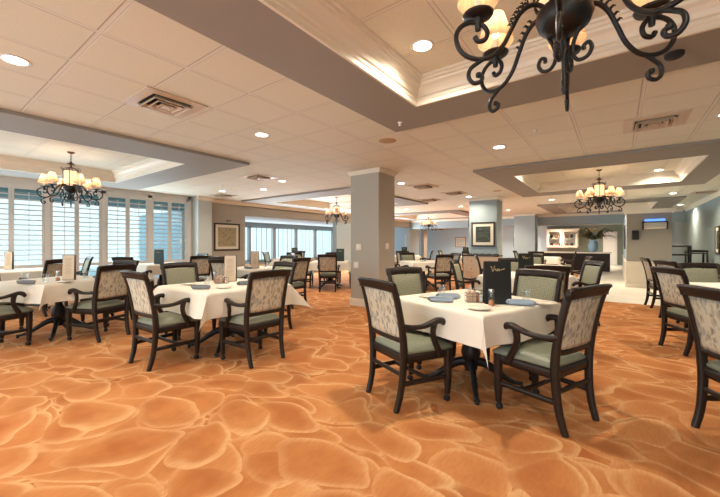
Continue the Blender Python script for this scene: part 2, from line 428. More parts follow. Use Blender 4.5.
def rect_mould(mb, rect, prof, inside=True):
    x0, y0, x1, y1 = rect
    ring = []
    for ins, z in prof:
        ring.append([(x0+ins, y0+ins, z), (x1-ins, y0+ins, z), (x1-ins, y1-ins, z), (x0+ins, y1-ins, z)])
    vs = [v for r in ring for v in r]; fs = []
    for i in range(len(ring)-1):
        for j in range(4):
            k = (j+1) % 4; fs.append((i*4+j, i*4+k, (i+1)*4+k, (i+1)*4+j))
    mb.add(vs, fs)
nt_ = 1
for o_, i_ in COF:
    r = MB(); holes_slab(r, o_, [i_], CZ-.045, CZ-.001); struct(r.build('trim_%d' % nt_, 'soffit')); nt_ += 1
    r = MB(); rect_mould(r, i_, [(-.02, 2.93), (-.001, 2.652), (.022, 2.652), (.022, 2.69), (.03, 2.70), (.03, 2.725), (.045, 2.735), (.055, 2.77), (.075, 2.80), (.10, 2.82), (.105, 2.84), (.12, 2.845), (.12, 2.87), (.14, 2.875), (.145, 2.90)])
    struct(r.build('trim_%d' % nt_, 'crown')); nt_ += 1
    x0, y0, x1, y1 = i_
    struct(MB().box(x0-.05, y0-.05, 2.895, x1+.05, y1+.05, 2.95).build('ceiling', 'ctile'))
# far side room on the left, with its own windows
struct(MB().box(-18.6, 7.2, 2.55, -10.6, 25, 2.65).build('ceiling', 'plaster'))
struct(MB().box(-18.6, 7.1, 0, -10.8, 7.2, 2.6).build('wall_side_room_front', 'walllight'))
struct(MB().box(-18.6, 25, 0, -10.6, 25.1, 2.7).build('wall_side_room_back', 'walllight'))
struct(MB().box(-18.5, 7.2, 0, -18.3, 25, .15).box(-18.5, 7.2, 2.32, -18.3, 25, 2.6).build('wall_side_room_left', 'walllight'))
for k in range(9):
    y0 = 7.3+k*1.96
    f = struct(MB().box(-18.45, y0, .15, -18.35, y0+.12, 2.32).box(-18.45, y0+1.84, .15, -18.35, y0+1.96, 2.32).box(-18.45, y0, 2.24, -18.35, y0+1.96, 2.32).box(-18.45, y0, .15, -18.35, y0+1.96, .22).build('window_%d' % (k+6), 'shutter'))
    b = MB()
    for q in range(9):
        yy = y0+.16+q*.195
        b.xf(Matrix.Identity(4)); sl = MB().box(-.003, -.055, .2, .003, .055, 2.28); b.merge(sl, T(-18.2, yy+.05, 0) @ RZ(.85 if (q+k) % 2 else .45))
    b.build('vertical_blind', 'drape', f)
    MB().box(-18.405, y0+.1, .2, -18.395, y0+1.86, 2.25).build('glass_pane', 'glass', f)
# left wall with four tall shuttered windows, pilaster, opening
struct(MB().box(-10.8, -3, 0, -10.6, -.35, CZ).build('wall_left_front', 'wallgrey'))
struct(MB().box(-10.8, -.35, 2.60, -10.6, 5.48, CZ).box(-10.8, -.35, 0, -10.6, 5.48, .10).box(-10.8, 5.40, 0, -10.6, 5.48, CZ).build('wall_left_windows', 'shutter'))
struct(MB().box(-10.8, 5.48, 0, -10.6, 7.43, CZ).box(-10.8, 7.43, 2.25, -10.6, 25, CZ).box(-10.8, 21.6, 0, -10.6, 22.1, CZ).build('wall_left', 'wallgrey'))
struct(MB().box(-10.85, 12.45, 0, -10.62, 14.6, 2.25).box(-10.85, 19.6, 0, -10.62, 20.9, 2.25).build('wall_left_pier', 'walllight'))
struct(MB().bbox(-10.6, 5.55, 0, -10.3, 6.0, CZ, .004).build('wall_pilaster', 'pilaster'))
wins = [(-.35, .93), (.93, 2.12), (2.12, 3.21), (3.21, 4.31), (4.31, 5.40)]
for wi, (y0, y1) in enumerate(wins):
    X = -10.6
    f = MB().box(X-.12, y0, .10, X+.02, y0+.05, 2.60).box(X-.12, y1-.05, .10, X+.02, y1, 2.60).box(X-.12, y0, 2.54, X+.02, y1, 2.60).box(X-.12, y0, .10, X+.02, y1, .17)
    f = struct(f.build('window_%d' % (wi+1), 'shutter'))
    ym = (y0+y1)/2
    for a, b in ((y0+.05, ym), (ym, y1-.05)):
        st = .045
        pn = MB().bbox(X-.03, a+.003, .17, X+.01, a+st, 2.54, .003).bbox(X-.03, b-st, .17, X+.01, b-.003, 2.54, .003)
        pn.box(X-.03, a+st, 2.46, X+.01, b-st, 2.54).box(X-.03, a+st, .17, X+.01, b-st, .27).box(X-.03, a+st, .70, X+.01, b-st, .77)
        pn.build('shutter_frame', 'shutter', f)
        lv = MB(); z = .32
        while z < 2.43:
            if not (.66 < z < .81):
                # almost level blades
                lv.merge(MB().bbox(-.050, a+st+.002, -.008, .048, b-st-.002, .008, .005), T(X-.01, 0, z) @ Matrix.Rotation(-.06, 4, 'Y'))
            z += .112
        lv.build('shutter_louvers', 'shutter', f)
        MB().box(X+.045, (a+b)/2-.006, .85, X+.057, (a+b)/2+.006, 2.40).build('tilt_rod', 'shutter', f)
    MB().box(X-.105, y0+.05, .17, X-.099, y1-.05, 2.54).build('glass_pane', 'glass', f)
# other walls
fw = MB().box(-10.8, -3.2, 0, 2.6, -3, .5).box(-10.8, -3.2, 2.4, 2.6, -3, CZ)
for k in range(9): fw.box(-10.8+k*1.65, -3.2, .5, -10.6+k*1.65, -3, 2.4)
struct(fw.build('wall_front', 'wallgrey'))
struct(MB().box(2.3, -3, 0, 2.5, 25, CZ).build('wall_right', 'wallteal'))
struct(MB().box(-10.6, 25, 0, -3.6, 25.2, CZ).build('wall_back_left', 'walllight'))
struct(MB().box(-3.6, 25, 0, 2.5, 25.2, CZ).build('wall_back_right', 'wallgreen'))
# dropped beam across the back and low ceiling behind it
struct(MB().box(-10.6, 19.6, 2.16, 2.3, 20.0, CZ).build('wall_back_header', 'wallblue'))
struct(MB().box(-10.6, 20.0, 2.36, 2.3, 25, 2.44).build('ceiling', 'plaster'))
# columns
def column(x0, y0, x1, y1, m, name):
    struct(MB().bbox(x0, y0, 0, x1, y1, CZ, .012).build(name, m))
    b = MB(); e = .014
    for (ins, z0, z1) in ((e, 0, .13), (e*.6, .13, .15)): b.box(x0-ins, y0-ins, z0, x1+ins, y1+ins, z1)
    struct(b.build('baseboard_'+name.split('_', 1)[1], 'crown'))
    c = MB()
    for (ins, z0, z1) in ((.012, 2.62, 2.65), (.03, 2.65, 2.68), (.045, 2.68, 2.699)): c.box(x0-ins, y0-ins, z0, x1+ins, y1+ins, z1)
    struct(c.build('trim_'+name.split('_', 1)[1], 'crown'))
column(-4.35, 5.53, -3.66, 6.13, 'wallgrey', 'wall_centre_column')
column(-3.86, 11.15, -2.98, 11.75, 'wallblue', 'wall_picture_column')
column(-4.16, 18.6, -3.20, 19.3, 'wallblue', 'wall_far_column')
# low partition with wainscot on the right
struct(MB().box(.22, 12.6, .72, 1.20, 12.8, 2.10).build('wall_partition', 'walltaupe'))
struct(MB().box(.22, 12.8, .72, .36, 19.6, 2.16).build('wall_partition_side', 'wallblue'))
struct(MB().box(.205, 12.585, 0, 1.21, 12.8, .72).box(.205, 12.8, 0, .36, 19.6, .72).bbox(.19, 12.57, .70, 1.22, 12.83, .74, .006).box(.19, 12.83, .70, .36, 19.6, .74).build('trim_wainscot', 'wainscot'))
struct(MB().box(.19, 12.55, 0, 1.215, 12.584, .10).build('baseboard_partition', 'crown'))
struct(MB().box(.17, 12.52, 2.10, 1.24, 12.85, 2.15).box(.13, 12.48, 2.15, 1.28, 12.9, 2.21).build('trim_partition_cap', 'crown'))
# crown along the walls, baseboards
def wall_crown(name, a, b, nrm, z=CZ):
    prof = [(0, -.12), (.012, -.12), (.016, -.10), (.04, -.075), (.07, -.035), (.085, -.03), (.085, 0), (0, 0)]
    vs = []; fs = []
    for p in (a, b):
        for d, h in prof: vs.append((p[0]+nrm[0]*d, p[1]+nrm[1]*d, z-.001+h))
    n = len(prof)
    for i in range(n): fs.append((i, (i+1) % n, n+(i+1) % n, n+i))
    fs += [tuple(range(n))[::-1], tuple(range(n, 2*n))]
    struct(MB().add(vs, fs).build(name, 'crown'))
wall_crown('trim_left_crown', (-10.6, 6.15), (-10.6, 25), (1, 0))
wall_crown('trim_left_crown_pilaster', (-10.3, 5.51), (-10.3, 6.04), (1, 0))
wall_crown('trim_right_crown', (2.3, -3), (2.3, 19.6), (-1, 0))
wall_crown('trim_header_crown', (-10.5, 19.6), (2.2, 19.6), (0, -1))
struct(MB().box(-10.6, 6.15, 0, -10.585, 7.43, .13).build('baseboard_left', 'crown'))
struct(MB().box(2.285, -3, 0, 2.3, 25, .13).build('baseboard_right', 'crown'))
# outdoors beyond the shutters: patio, porch roof, hedge
struct(MB().box(-22, -8, -.2, -10.8, 7.1, -.05).build('ground', 'pave'))
pr = empty('porch_roof', 'teal porch roof seen through the top of the shuttered windows', 'roof', (-12, 2, 0))
MB().box(-.95, -5, 2.42, 1.1, 4.6, 2.5).build('roof_boards', 'teal', pr)
for y in (-4.6, 4.3): MB().box(-.95, y, -.05, -.83, y+.12, 2.42).build('post', 'white', pr)

# ---------------------------------------------------------------- chair
def make_chair():
    t = empty('dining_armchair', 'chair', 'chair')
    post = [(-.262, 0), (-.228, .12), (-.208, .28), (-.205, .45), (-.222, .60), (-.252, .75), (-.286, .88), (-.318, .955)]
    def pz(z):   # post centre line y at height z
        for a, b in zip(post, post[1:]):
            if a[1] <= z <= b[1]: return a[0]+(b[0]-a[0])*(z-a[1])/(b[1]-a[1])
        return post[-1][0]
    for sx in (-1, 1):
        x = [.200, .205, .212, .220, .224, .227, .230, .234]
        MB().sweep([(sx*x[i], p[0], p[1]) for i, p in enumerate(post)], [(.018, .020), (.019, .023), (.020, .026), (.021, .028), (.020, .025), (.019, .023), (.019, .022), (.019, .018)], side=(1, 0, 0), n=12, spl=3).build('rear_leg', 'wood', t)
    # crest rail, curling backwards
    c = MB(); nx = 12
    prof = [(.018, -.062), (.020, -.03), (.010, .0), (-.012, .014), (-.030, .012), (-.034, -.004), (-.020, -.018), (-.012, -.04), (-.010, -.062)]
    vs = []; fs = []; m = len(prof)
    for i in range(nx+1):
        u = -1+2*i/nx; yy = pz(.93)-.018*(1-u*u); zz = .955+.010*(1-u*u)
        for a, b in prof: vs.append((u*.252, yy+a, zz+b))
    for i in range(nx):
        for j in range(m): k = (j+1) % m; fs.append((i*m+j, (i+1)*m+j, (i+1)*m+k, i*m+k))
    fs += [tuple(range(m)), tuple(range(nx*m, nx*m+m))[::-1]]
    c.add(vs, fs, True); c.build('crest_rail', 'wood', t)
    MB().sweep([(-.225, pz(.53), .53), (0, pz(.53)-.01, .53), (.225, pz(.53), .53)], (.024, .013), side=(0, 0, 1), n=8, spl=4).build('lower_rail', 'wood', t)
    def pad(off, th):
        def fn(u, v):
            z = .545+.352*v; e = 1-(2*u-1)**4; g = 1-(2*v-1)**6
            return ((u-.5)*.42, pz(z)-.012*(1-(2*u-1)**2)+off+th*e*g, z)
        return fn
    MB().slab(10, 12, pad(-.002, 0), pad(.004, .022)).build('back_cushion', 'dots', t)
    MB().slab(10, 12, pad(-.006, -.010), pad(-.003, 0)).build('back_panel', 'floral', t)
    # seat
    def seat(zb, dome):
        def fn(u, v):
            y = -.195+.45*v; hw = .215+.035*v; x = (2*u-1)*hw
            # rounded front corners
            e = (1-abs(2*u-1)**6)*(1-abs(2*v-1)**6)
            return (x, y+(.012*(1-(2*u-1)**2) if v > .5 else 0), zb+dome*e**.5)
        return fn
    MB().slab(12, 12, seat(.412, 0), seat(.440, .045)).build('seat_cushion', 'vinyl', t)
    ap = MB()
    for sx in (-1, 1): ap.sweep([(sx*.212, -.205, .385), (sx*.240, .225, .385)], (.034, .012), side=(0, 0, 1), n=8)
    ap.sweep([(-.236, .222, .385), (0, .236, .385), (.236, .222, .385)], (.034, .012), side=(0, 0, 1), n=8, spl=4)
    ap.sweep([(-.21, -.2, .385), (.21, -.2, .385)], (.034, .012), side=(0, 0, 1), n=8)
    ap.build('seat_frame', 'wood', t)
    for sx in (-1, 1):
        lg = MB().sweep([(sx*.238, .215, .415), (sx*.238, .216, .30), (sx*.237, .214, .15), (sx*.236, .212, .055)], [(.026, .026), (.026, .026), (.023, .023), (.018, .018)], side=(1, 0, 0), n=12, power=6).build('front_leg', 'wood', t)
        cs = MB().lathe([(.012, .045), (.015, .05), (.015, .062), (.012, .064)], 10, (sx*.236, .212, 0)).build('caster_socket', 'chrome', lg)
        wh = MB()
        for q in (-1, 1): wh.merge(MB().lathe([(.020, -.006), (.024, -.003), (.024, .003), (.020, .006)], 12), T(sx*.236+q*.011, .206, .024) @ Matrix.Rotation(PI/2, 4, 'Y'))
        wh.build('caster_wheel', 'rubber', lg)
        arm = [(sx*.232, -.232, .640), (sx*.248, -.15, .626), (sx*.264, -.06, .628), (sx*.273, .02, .648), (sx*.275, .075, .659), (sx*.274, .12, .650), (sx*.272, .143, .624), (sx*.271, .135, .608)]
        MB().sweep(arm, [(.018, .022), (.020, .019), (.025, .018), (.028, .020), (.031, .024), (.031, .026), (.027, .020), (.016, .010)], side=(1, 0, 0), n=10, power=2.6, spl=4).build('armrest', 'wood', t)
        MB().sweep([(sx*.245, .125, .375), (sx*.250, .100, .43), (sx*.256, .060, .50), (sx*.262, .040, .57), (sx*.272, .045, .640)], [(.016, .022), (.016, .023), (.016, .021), (.016, .022), (.016, .026)], side=(1, 0, 0), n=10, spl=3).build('arm_support', 'wood', t)
    st = MB()
    for sx in (-1, 1): st.sweep([(sx*.210, -.222, .20), (sx*.237, .213, .20)], (.019, .012), side=(0, 0, 1), n=8)
    st.sweep([(-.225, .03, .20), (.225, .03, .20)], (.017, .011), side=(0, 0, 1), n=8)
    st.sweep([(-.208, -.212, .27), (.208, -.212, .27)], (.017, .011), side=(0, 0, 1), n=8)
    st.build('stretcher', 'wood', t)
    return reg(t)
CH = make_chair()
def chair(x, y, th, label, group=None): return place(CH, (x, y, .0), math.radians(th-90), label, group)

# ---------------------------------------------------------------- table, cloth, things on it
def make_table(size):
    t = empty('dining_table', 'table', 'table'); h = size/2
    MB().bbox(-h, -h, .715, h, h, .745, .006).build('tabletop', 'wood', t)
    MB().lathe([(.15, .700), (.15, .714)], 20).lathe([(.034, .70), (.034, .60), (.030, .50), (.045, .40), (.075, .33), (.085, .28), (.07, .22), (.05, .19), (.06, .16), (.05, .12)], 20).build('pedestal', 'black', t)
    for k in range(4):
        a = PI/4+k*PI/2; c, s_ = math.cos(a), math.sin(a)
        pts = [(.04, .20), (.12, .185), (.22, .12), (.31, .06), (.38, .035), (.43, .032)]
        lg = MB().sweep([(r*c, r*s_, z) for r, z in pts], [(.026, .042), (.026, .036), (.024, .028), (.022, .022), (.020, .015), (.024, .013)], side=(-s_, c, 0), n=8, spl=3).build('leg', 'black', t)
        MB().lathe([(.017, 0), (.020, .006), (.008, .022)], 10, (.42*c, .42*s_, 0)).build('glide', 'black', lg)
    return reg(t)
def make_cloth(size, drop, seed):
    rnd = random.Random(seed); a = size/2+.013; L = a+drop; n = 44
    ph = [rnd.uniform(0, 6.28) for _ in range(12)]
    def ax(i):   # denser samples along the edge
        return -L+2*L*i/n
    def wav(q, k): return .018*math.sin(q*7.0+ph[k])+.012*math.sin(q*15+ph[k+4])
    vs = []
    for j in range(n+1):
        for i in range(n+1):
            u, v = ax(i), ax(j); ex = max(abs(u)-a, 0); ey = max(abs(v)-a, 0)
            cx = max(-a, min(a, u)); cy = max(-a, min(a, v)); sx = 1 if u > 0 else -1; sy = 1 if v > 0 else -1
            z = .754
            if ex == 0 and ey == 0:
                e = min(a-abs(u), a-abs(v)); z += .0; vs.append((u, v, z)); continue
            r = math.hypot(ex, ey); ph_ = math.atan2(ey, ex) if r else 0
            if ex > 0 and ey > 0:
                out = .70*r*math.sin(2*ph_)**3.5
                k = r/drop
                # cloth folds to a point that stands off the corner
                tx = r*math.cos(ph_)*.12; ty = r*math.sin(ph_)*.12
                vs.append((cx+sx*(out*.70+tx*.3+.012), cy+sy*(out*.70+ty*.3+.012), z-r*math.sqrt(max(.2, 1-.5*math.sin(2*ph_)**2*.45))))
            elif ex > 0:
                wv = wav(v, 0 if u > 0 else 1)*(ex/drop); near = 1-min(1, (a-abs(v))/.12)
                vs.append((cx+sx*(.012+wv*(1-near)+.10*ex*(1-near)), v, z-ex*.99))
            else:
                wv = wav(u, 2 if v > 0 else 3)*(ey/drop); near = 1-min(1, (a-abs(u))/.12)
                vs.append((u, cy+sy*(.012+wv*(1-near)+.10*ey*(1-near)), z-ey*.99))
    fs = [(j*(n+1)+i, j*(n+1)+i+1, (j+1)*(n+1)+i+1, (j+1)*(n+1)+i) for j in range(n) for i in range(n)]
    o = MB().add(vs, fs, True).build('tablecloth', 'cloth')
    md = o.modifiers.new('sub', 'SUBSURF'); md.levels = 1; md.render_levels = 1
    return tag(o, 'cloth', 'tablecloth')
TBL = {1.0: make_table(.98), 1.15: make_table(1.06)}
CLO = {1.0: make_cloth(.98, .235, 3), 1.15: make_cloth(1.06, .265, 8)}
TZ = .7555

def make_napkin(m):
    b = MB()
    b.sweep([(-.09, 0, .022), (-.08, .002, .024), (0, 0, .025), (.08, -.002, .024), (.09, 0, .022)], [(.026, .018), (.036, .022), (.038, .024), (.036, .022), (.026, .018)], side=(0, 1, 0), n=12, power=2.4, spl=3)
    b.sweep([(-.085, -.02, .043), (0, -.022, .047), (.085, -.018, .043)], (.012, .003), side=(0, 1, 0), n=6, spl=3)
    return tag(b.build('rolled_napkin', m), 'n', 'napkin')
NAP = {'blue': make_napkin('napkin'), 'grey': make_napkin('greynapkin')}
PLATE = tag(MB().lathe([(.045, 0), (.05, .003), (.085, .012), (.088, .015), (.084, .016), (.05, .007), (.002, .006)], 28).build('bread_plate', 'china'), 'p', 'plate')
def make_glass():
    b = MB().lathe([(.026, 0), (.028, .004), (.036, .09), (.039, .115), (.0375, .115), (.034, .09), (.026, .010), (.002, .009)], 20)
    return tag(b.build('water_glass', 'glass'), 'g', 'glass')
GLASS = make_glass()
def make_caddy():
    t = empty('condiment_caddy', 'c', 'caddy')
    b = MB()
    for z in (.004, .05, .075): b.tube([(-.07, -.045, z), (.07, -.045, z), (.07, .045, z), (-.07, .045, z), (-.07, -.045, z)], .0022, 6)
    for x in (-.07, -.025, .025, .07):
        for y in (-.045, .045): b.tube([(x, y, .002), (x, y, .077)], .002, 6)
    b.tube([(0, -.045, .075), (0, -.03, .11), (0, .03, .11), (0, .045, .075)], .0025, 6, spl=4)
    b.box(-.07, -.045, .0, .07, .045, .003)
    b.build('wire_basket', 'chrome', t)
    p = MB()
    for k in range(7): p.merge(MB().box(-.003, -.035, .004, .003, .035, .082+.008*(k % 3)), T(-.06+k*.011, 0, 0))
    p.build('sugar_packets', 'packet', t)
    for x, m in ((.030, 'copper'), (.054, 'white')):
        j = MB().lathe([(.016, .004), (.018, .01), (.016, .055), (.012, .065)], 12, (x-.002, 0, 0)).build('shaker', m, t)
        MB().lathe([(.013, .062), (.014, .07), (.008, .08)], 12, (x-.002, 0, 0)).build('shaker_cap', 'chrome', j)
    return reg(t)
CAD = make_caddy()
def make_shaker():
    t = empty('cheese_shaker', 's', 'shaker')
    MB().lathe([(.026, 0), (.028, .004), (.022, .10), (.020, .112)], 4).build('shaker_body', 'glass', t)
    MB().lathe([(.021, .002), (.022, .005), (.019, .045), (.002, .048)], 4).build('spice_filling', 'copper', t)
    MB().lathe([(.023, .110), (.024, .125), (.020, .135)], 12).build('shaker_cap', 'chrome', t)
    return reg(t)
SHK = make_shaker()
def script_mark(m, y, s=1.0, z=0):
    """flowing gold lettering: a tall V-like capital and a run of low loops ending in a long tail"""
    b = MB(); q = lambda pts: b.tube([(x*s, y, z+h*s) for x, h in pts], 0.0023*s, 5, spl=4)
    q([(-.050, .016), (-.044, .020), (-.040, .004), (-.034, -.016), (-.028, .002), (-.022, .020), (-.017, .022)])
    q([(-.020, -.006), (-.014, .004), (-.010, -.012), (-.002, -.002), (.002, .004), (-.002, -.012), (.008, -.004), (.012, .004), (.010, -.012), (.018, -.006), (.030, -.002), (.050, .004)])
    return b
def make_menu(kind):
    t = empty('menu_board', 'm', 'menu'); w_, h_ = (.110, .345) if kind != 'cream' else (.075, .335)
    body = {'black': 'menublack', 'green': 'menugreen', 'cream': 'paper'}[kind]
    # two covers standing in a shallow V
    for sg in (-1, 1):
        mt = T(0, sg*.023, .004) @ Matrix.Rotation(sg*.05, 4, 'X')
        o = MB().bbox(-w_, -.003, 0, w_, .003, h_, .002).xf(mt).build('cover', body, t)
        if kind == 'cream':
            ln = MB()
            for k in range(14):
                zz = .285-k*.016; hw = .048-.016*((k*7) % 3)/2
                ln.box(-hw, -.0045, zz, hw, -.0035, zz+.004) if sg < 0 else ln.box(-hw, .0035, zz, hw, .0045, zz+.004)
            ln.xf(mt).build('printed_lines', 'ink', o)
        else:
            script_mark(None, -.0035 if sg < 0 else .0035, 1.15, h_-.065).xf(mt).build('gold_lettering', 'gold', o)
    MB().box(-w_*.9, -.028, 0, w_*.9, .028, .004).build('foot', 'black' if kind != 'cream' else 'frame', t)
    if kind == 'cream':
        MB().box(-w_-.004, -.012, .0, -w_, .012, h_+.004).box(w_, -.012, .0, w_+.004, .012, h_+.004).box(-w_, -.012, h_, w_, .012, h_+.004).build('holder_edge', 'frame', t)
    return reg(t)
MENU = {k: make_menu(k) for k in ('black', 'green', 'cream')}

def table(x, y, rot, size, tl, cl, g='white clothed tables across the dining room'):
    place(TBL[size], (x, y, 0), math.radians(rot), tl, g)
    place(CLO[size], (x, y, 0), math.radians(rot), cl, 'white tablecloths')
def on(tx, ty, rot, dx, dy):
    r = math.radians(rot); return (tx+dx*math.cos(r)-dy*math.sin(r), ty+dx*math.sin(r)+dy*math.cos(r), TZ)
CG = 'dark wooden dining armchairs'

# near table
t1 = (-1.05, 3.08, -20)
table(*t1, 1.0, 'square pedestal table under the nearest white cloth, with the black menu', 'nearest white tablecloth, its pointed corner hanging toward the viewer')
chair(-1.386, 2.53, 66, 'nearest chair to the left of the near table, leaf print back toward us', CG)
chair(-.435, 2.87, 158, 'large chair at right of the near table, back turned to us', CG)
chair(-1.68, 3.40, -22, 'chair with green dotted back facing us at left of the near table', CG)
chair(-.77, 3.74, -111, 'chair with pale green back facing us behind the near table', CG)
# second table, left
t2 = (-3.83, 2.41, 0)
table(*t2, 1.15, 'square pedestal table under white cloth between two leaf print chairs left of centre', 'white tablecloth left of centre, its corner hanging between two leaf print chairs')
chair(-3.89, 1.74, 92, 'chair left of centre whose leaf print back is nearest the window side table', CG)
chair(-3.19, 2.34, 178, 'chair left of centre with broad leaf print back squarely toward us', CG)
chair(-4.73, 2.43, -2, 'chair facing us with green back at the left end of the second table', CG)
chair(-4.05, 3.22, -92, 'chair facing us behind the right half of the second table', CG)
# third table, far left edge
t3 = (-6.2, 1.36, 22)
table(*t3, 1.0, 'square pedestal table at the left edge near the shuttered windows', 'white tablecloth at left edge with a triangular hanging corner')
chair(-5.55, 1.64, 200, 'leaf print chair on the right of the left edge table, seen in profile', CG)
chair(-5.93, .70, 112, 'chair cut by the left picture edge with green seat and scroll arm', CG)
chair(-6.47, 2.02, -68, 'chair facing us on the far side of the left edge table', CG)
chair(-7.02, .80, 22, 'chair behind the left edge table at the very edge of the picture', CG)
# background, left
def bg_table(x, y, rot, where, size=1.0):
    table(x, y, rot, size, 'square pedestal table '+where, 'white tablecloth '+where)
bg_table(-9.0, 1.45, 5, 'by the shuttered windows at far left')
chair(-9.15, 2.2, -95, 'chair against the far left shutters, green back facing us', CG)
chair(-8.15, 1.58, 212, 'dark framed chair just left of the tall cream menu at far left', CG)
bg_table(-9.1, 3.95, 0, 'by the last shuttered windows before the pilaster')
chair(-8.35, 3.1, 115, 'tall chair back with arm in front of the last shutters', CG)
chair(-9.15, 4.75, -90, 'small chair with green back below the blue grey pilaster', CG)
chair(-7.9, 4.2, 175, 'leaf print chair below the left edge of the landscape picture', CG)
bg_table(-6.0, 4.4, 5, 'behind the second table, below the landscape picture')
chair(-6.72, 4.3, 10, 'green backed chair facing us below the landscape picture', CG)
chair(-5.75, 3.75, 105, 'chair turned away directly behind the cream menu of the second table', CG)
chair(-6.05, 5.12, -85, 'green backed chair facing us before the bright opening', CG)
chair(-5.25, 4.72, 185, 'chair seen edge on at right of the table before the bright opening', CG)
bg_table(-6.55, 7.4, 37, 'left of the centre column')
chair(-6.12, 6.84, 127, 'leaf print chair squarely turned away just left of the centre column', CG)
chair(-7.0, 8.02, -53, 'chair facing us on the far side of the table left of the column', CG)
chair(-7.15, 6.95, 37, 'chair on the left side of the table left of the column', CG)
chair(-5.9, 7.85, 217, 'chair close to the centre column on its left', CG)
bg_table(-9.0, 8.3, 20, 'in front of the bright opening to the side room')
chair(-9.5, 8.85, -60, 'chair on the far side of the table by the bright opening', CG)
chair(-8.4, 7.8, 130, 'chair on the near side of the table by the bright opening', CG)
chair(-9.6, 7.9, 30, 'chair beside the side room opening, left of its table', CG)
# background, middle
bg_table(-4.35, 8.85, 50, 'right of the centre column')
chair(-3.72, 8.42, 145, 'tan leaf print chair squarely turned away right of the centre column', CG)
chair(-4.78, 8.22, 55, 'chair touching the right edge of the centre column', CG)
chair(-4.95, 9.25, -35, 'small chair facing us beyond the table right of the column', CG)
chair(-3.95, 9.5, 235, 'chair beyond the tan leaf print chair', CG)
bg_table(-1.15, 5.95, -15, 'behind the near table, with the smaller black menu')
chair(-1.92, 5.75, 8, 'chair in profile left of the table behind the near one', CG)
chair(-.80, 5.18, 108, 'chair back to back with the pale green chair of the near table', CG)
chair(-.55, 6.42, 212, 'pale green backed chair right of the table behind the near one', CG)
chair(-1.5, 6.7, -72, 'chair facing us beyond the smaller black menu', CG)
bg_table(-1.55, 8.75, -15, 'under the right chandelier, third in line behind the near table')
chair(-.78, 8.75, 195, 'chair with flared rail nearest the tiled floor', CG)
chair(-2.35, 8.25, 20, 'chair in profile in front of the blond dresser', CG)
chair(-1.7, 9.5, -80, 'chair facing us at the third table in line', CG)
bg_table(-6.9, 12.3, 10, 'far beyond the centre column under the middle ceiling tray')
chair(-6.5, 11.6, 105, 'far chair turned away before the blue end wall', CG)
chair(-7.6, 12.1, 15, 'far chair left of the table under the far ceiling tray', CG)
chair(-6.2, 12.7, 200, 'far chair right of the table under the far ceiling tray', CG)
bg_table(-4.7, 13.2, 10, 'left of the picture column, far back')
chair(-4.3, 12.5, 105, 'far chair just left of the blond dresser', CG)
chair(-5.4, 13.1, 10, 'far chair left of the table beside the picture column', CG)
bg_table(-2.2, 14.4, 0, 'far back between the two blue columns')
chair(-2.9, 14.5, 0, 'far chair between the blue columns, facing right', CG)
chair(-2.3, 13.7, 95, 'far chair between the blue columns, turned away', CG)
chair(-1.5, 14.6, 185, 'far chair between the blue columns, facing left', CG)
# right
t7 = (1.38, 5.86, 27)
table(*t7, 1.0, 'square pedestal table at the right edge of the picture', 'white tablecloth at the right edge of the picture')
chair(.75, 5.54, 27, 'leaf print chair turned away at the right edge table, nearest the camera but one', CG)
chair(1.07, 6.52, -63, 'green dotted chair back facing us at the right edge', CG)
chair(.75, 3.19, 27, 'large chair cut off by the right edge of the picture, closest to us', CG)
table(1.50, 8.0, 0, 1.0, 'square pedestal table before the black shelf rack on the right', 'white tablecloth before the black shelf rack on the right')
chair(.90, 7.62, 27, 'chair just beyond the leaf print chair on the right', CG)
chair(.75, 8.95, 10, 'chair standing nearest the cream partition on the right', CG)

# ---------------------------------------------------------------- on the tables
def put(root, t, dx, dy, rz, label, group=None): return place(root, on(*t, dx, dy), math.radians(t[2]+rz), label, group)
def set_(root, x, y, rz, label, group=None): return place(root, (x, y, TZ), math.radians(rz), label, group)
set_(MENU['black'], -.79, 2.95, 36, 'large black menu with gold script standing on the near table')
set_(CAD, -.97, 2.93, 30, 'wire condiment caddy in front of the large black menu')
set_(SHK, -.80, 2.83, 30, 'clear shaker with amber spice right of the caddy')
set_(NAP['blue'], -1.20, 2.76, 22, 'rolled blue napkin nearest the left of the near table', 'rolled blue napkins')
set_(NAP['blue'], -1.22, 2.97, 30, 'rolled blue napkin behind the first at left of the near table', 'rolled blue napkins')
set_(NAP['blue'], -.62, 2.99, 18, 'rolled blue napkin at the right of the near table', 'rolled blue napkins')
set_(PLATE, -1.39, 2.93, 0, 'small plate at the left corner of the near table', 'bread plates')
set_(PLATE, -.83, 2.62, 0, 'small plate nearest the hanging corner of the near cloth', 'bread plates')
set_(PLATE, -.48, 3.16, 0, 'small plate at the right back of the near table', 'bread plates')
set_(GLASS, -1.31, 3.04, 0, 'water glass between the left plate and napkins of the near table', 'water glasses')
set_(GLASS, -.61, 3.16, 0, 'water glass behind the right napkin of the near table', 'water glasses')
set_(MENU['cream'], -4.05, 2.62, 36, 'tall cream menu in a holder on the second table')
set_(CAD, -3.94, 2.43, 40, 'wire condiment caddy before the cream menu of the second table')
set_(SHK, -4.12, 2.44, 10, 'clear shaker left of the caddy on the second table')
set_(NAP['grey'], -3.62, 1.98, 35, 'slate napkin at the near left of the second table', 'rolled slate napkins')
set_(NAP['grey'], -3.58, 2.52, 80, 'slate napkin right of the caddy on the second table', 'rolled slate napkins')
set_(PLATE, -3.50, 2.18, 0, 'small plate just right of the near slate napkin', 'bread plates')
set_(PLATE, -4.12, 2.10, 0, 'small plate at the left end of the second table', 'bread plates')
set_(GLASS, -3.92, 2.22, 0, 'water glass at the left of the second table', 'water glasses')
set_(GLASS, -3.88, 2.80, 0, 'water glass right of the cream menu on the second table', 'water glasses')
set_(GLASS, -3.62, 2.76, 0, 'water glass at the far right of the second table', 'water glasses')
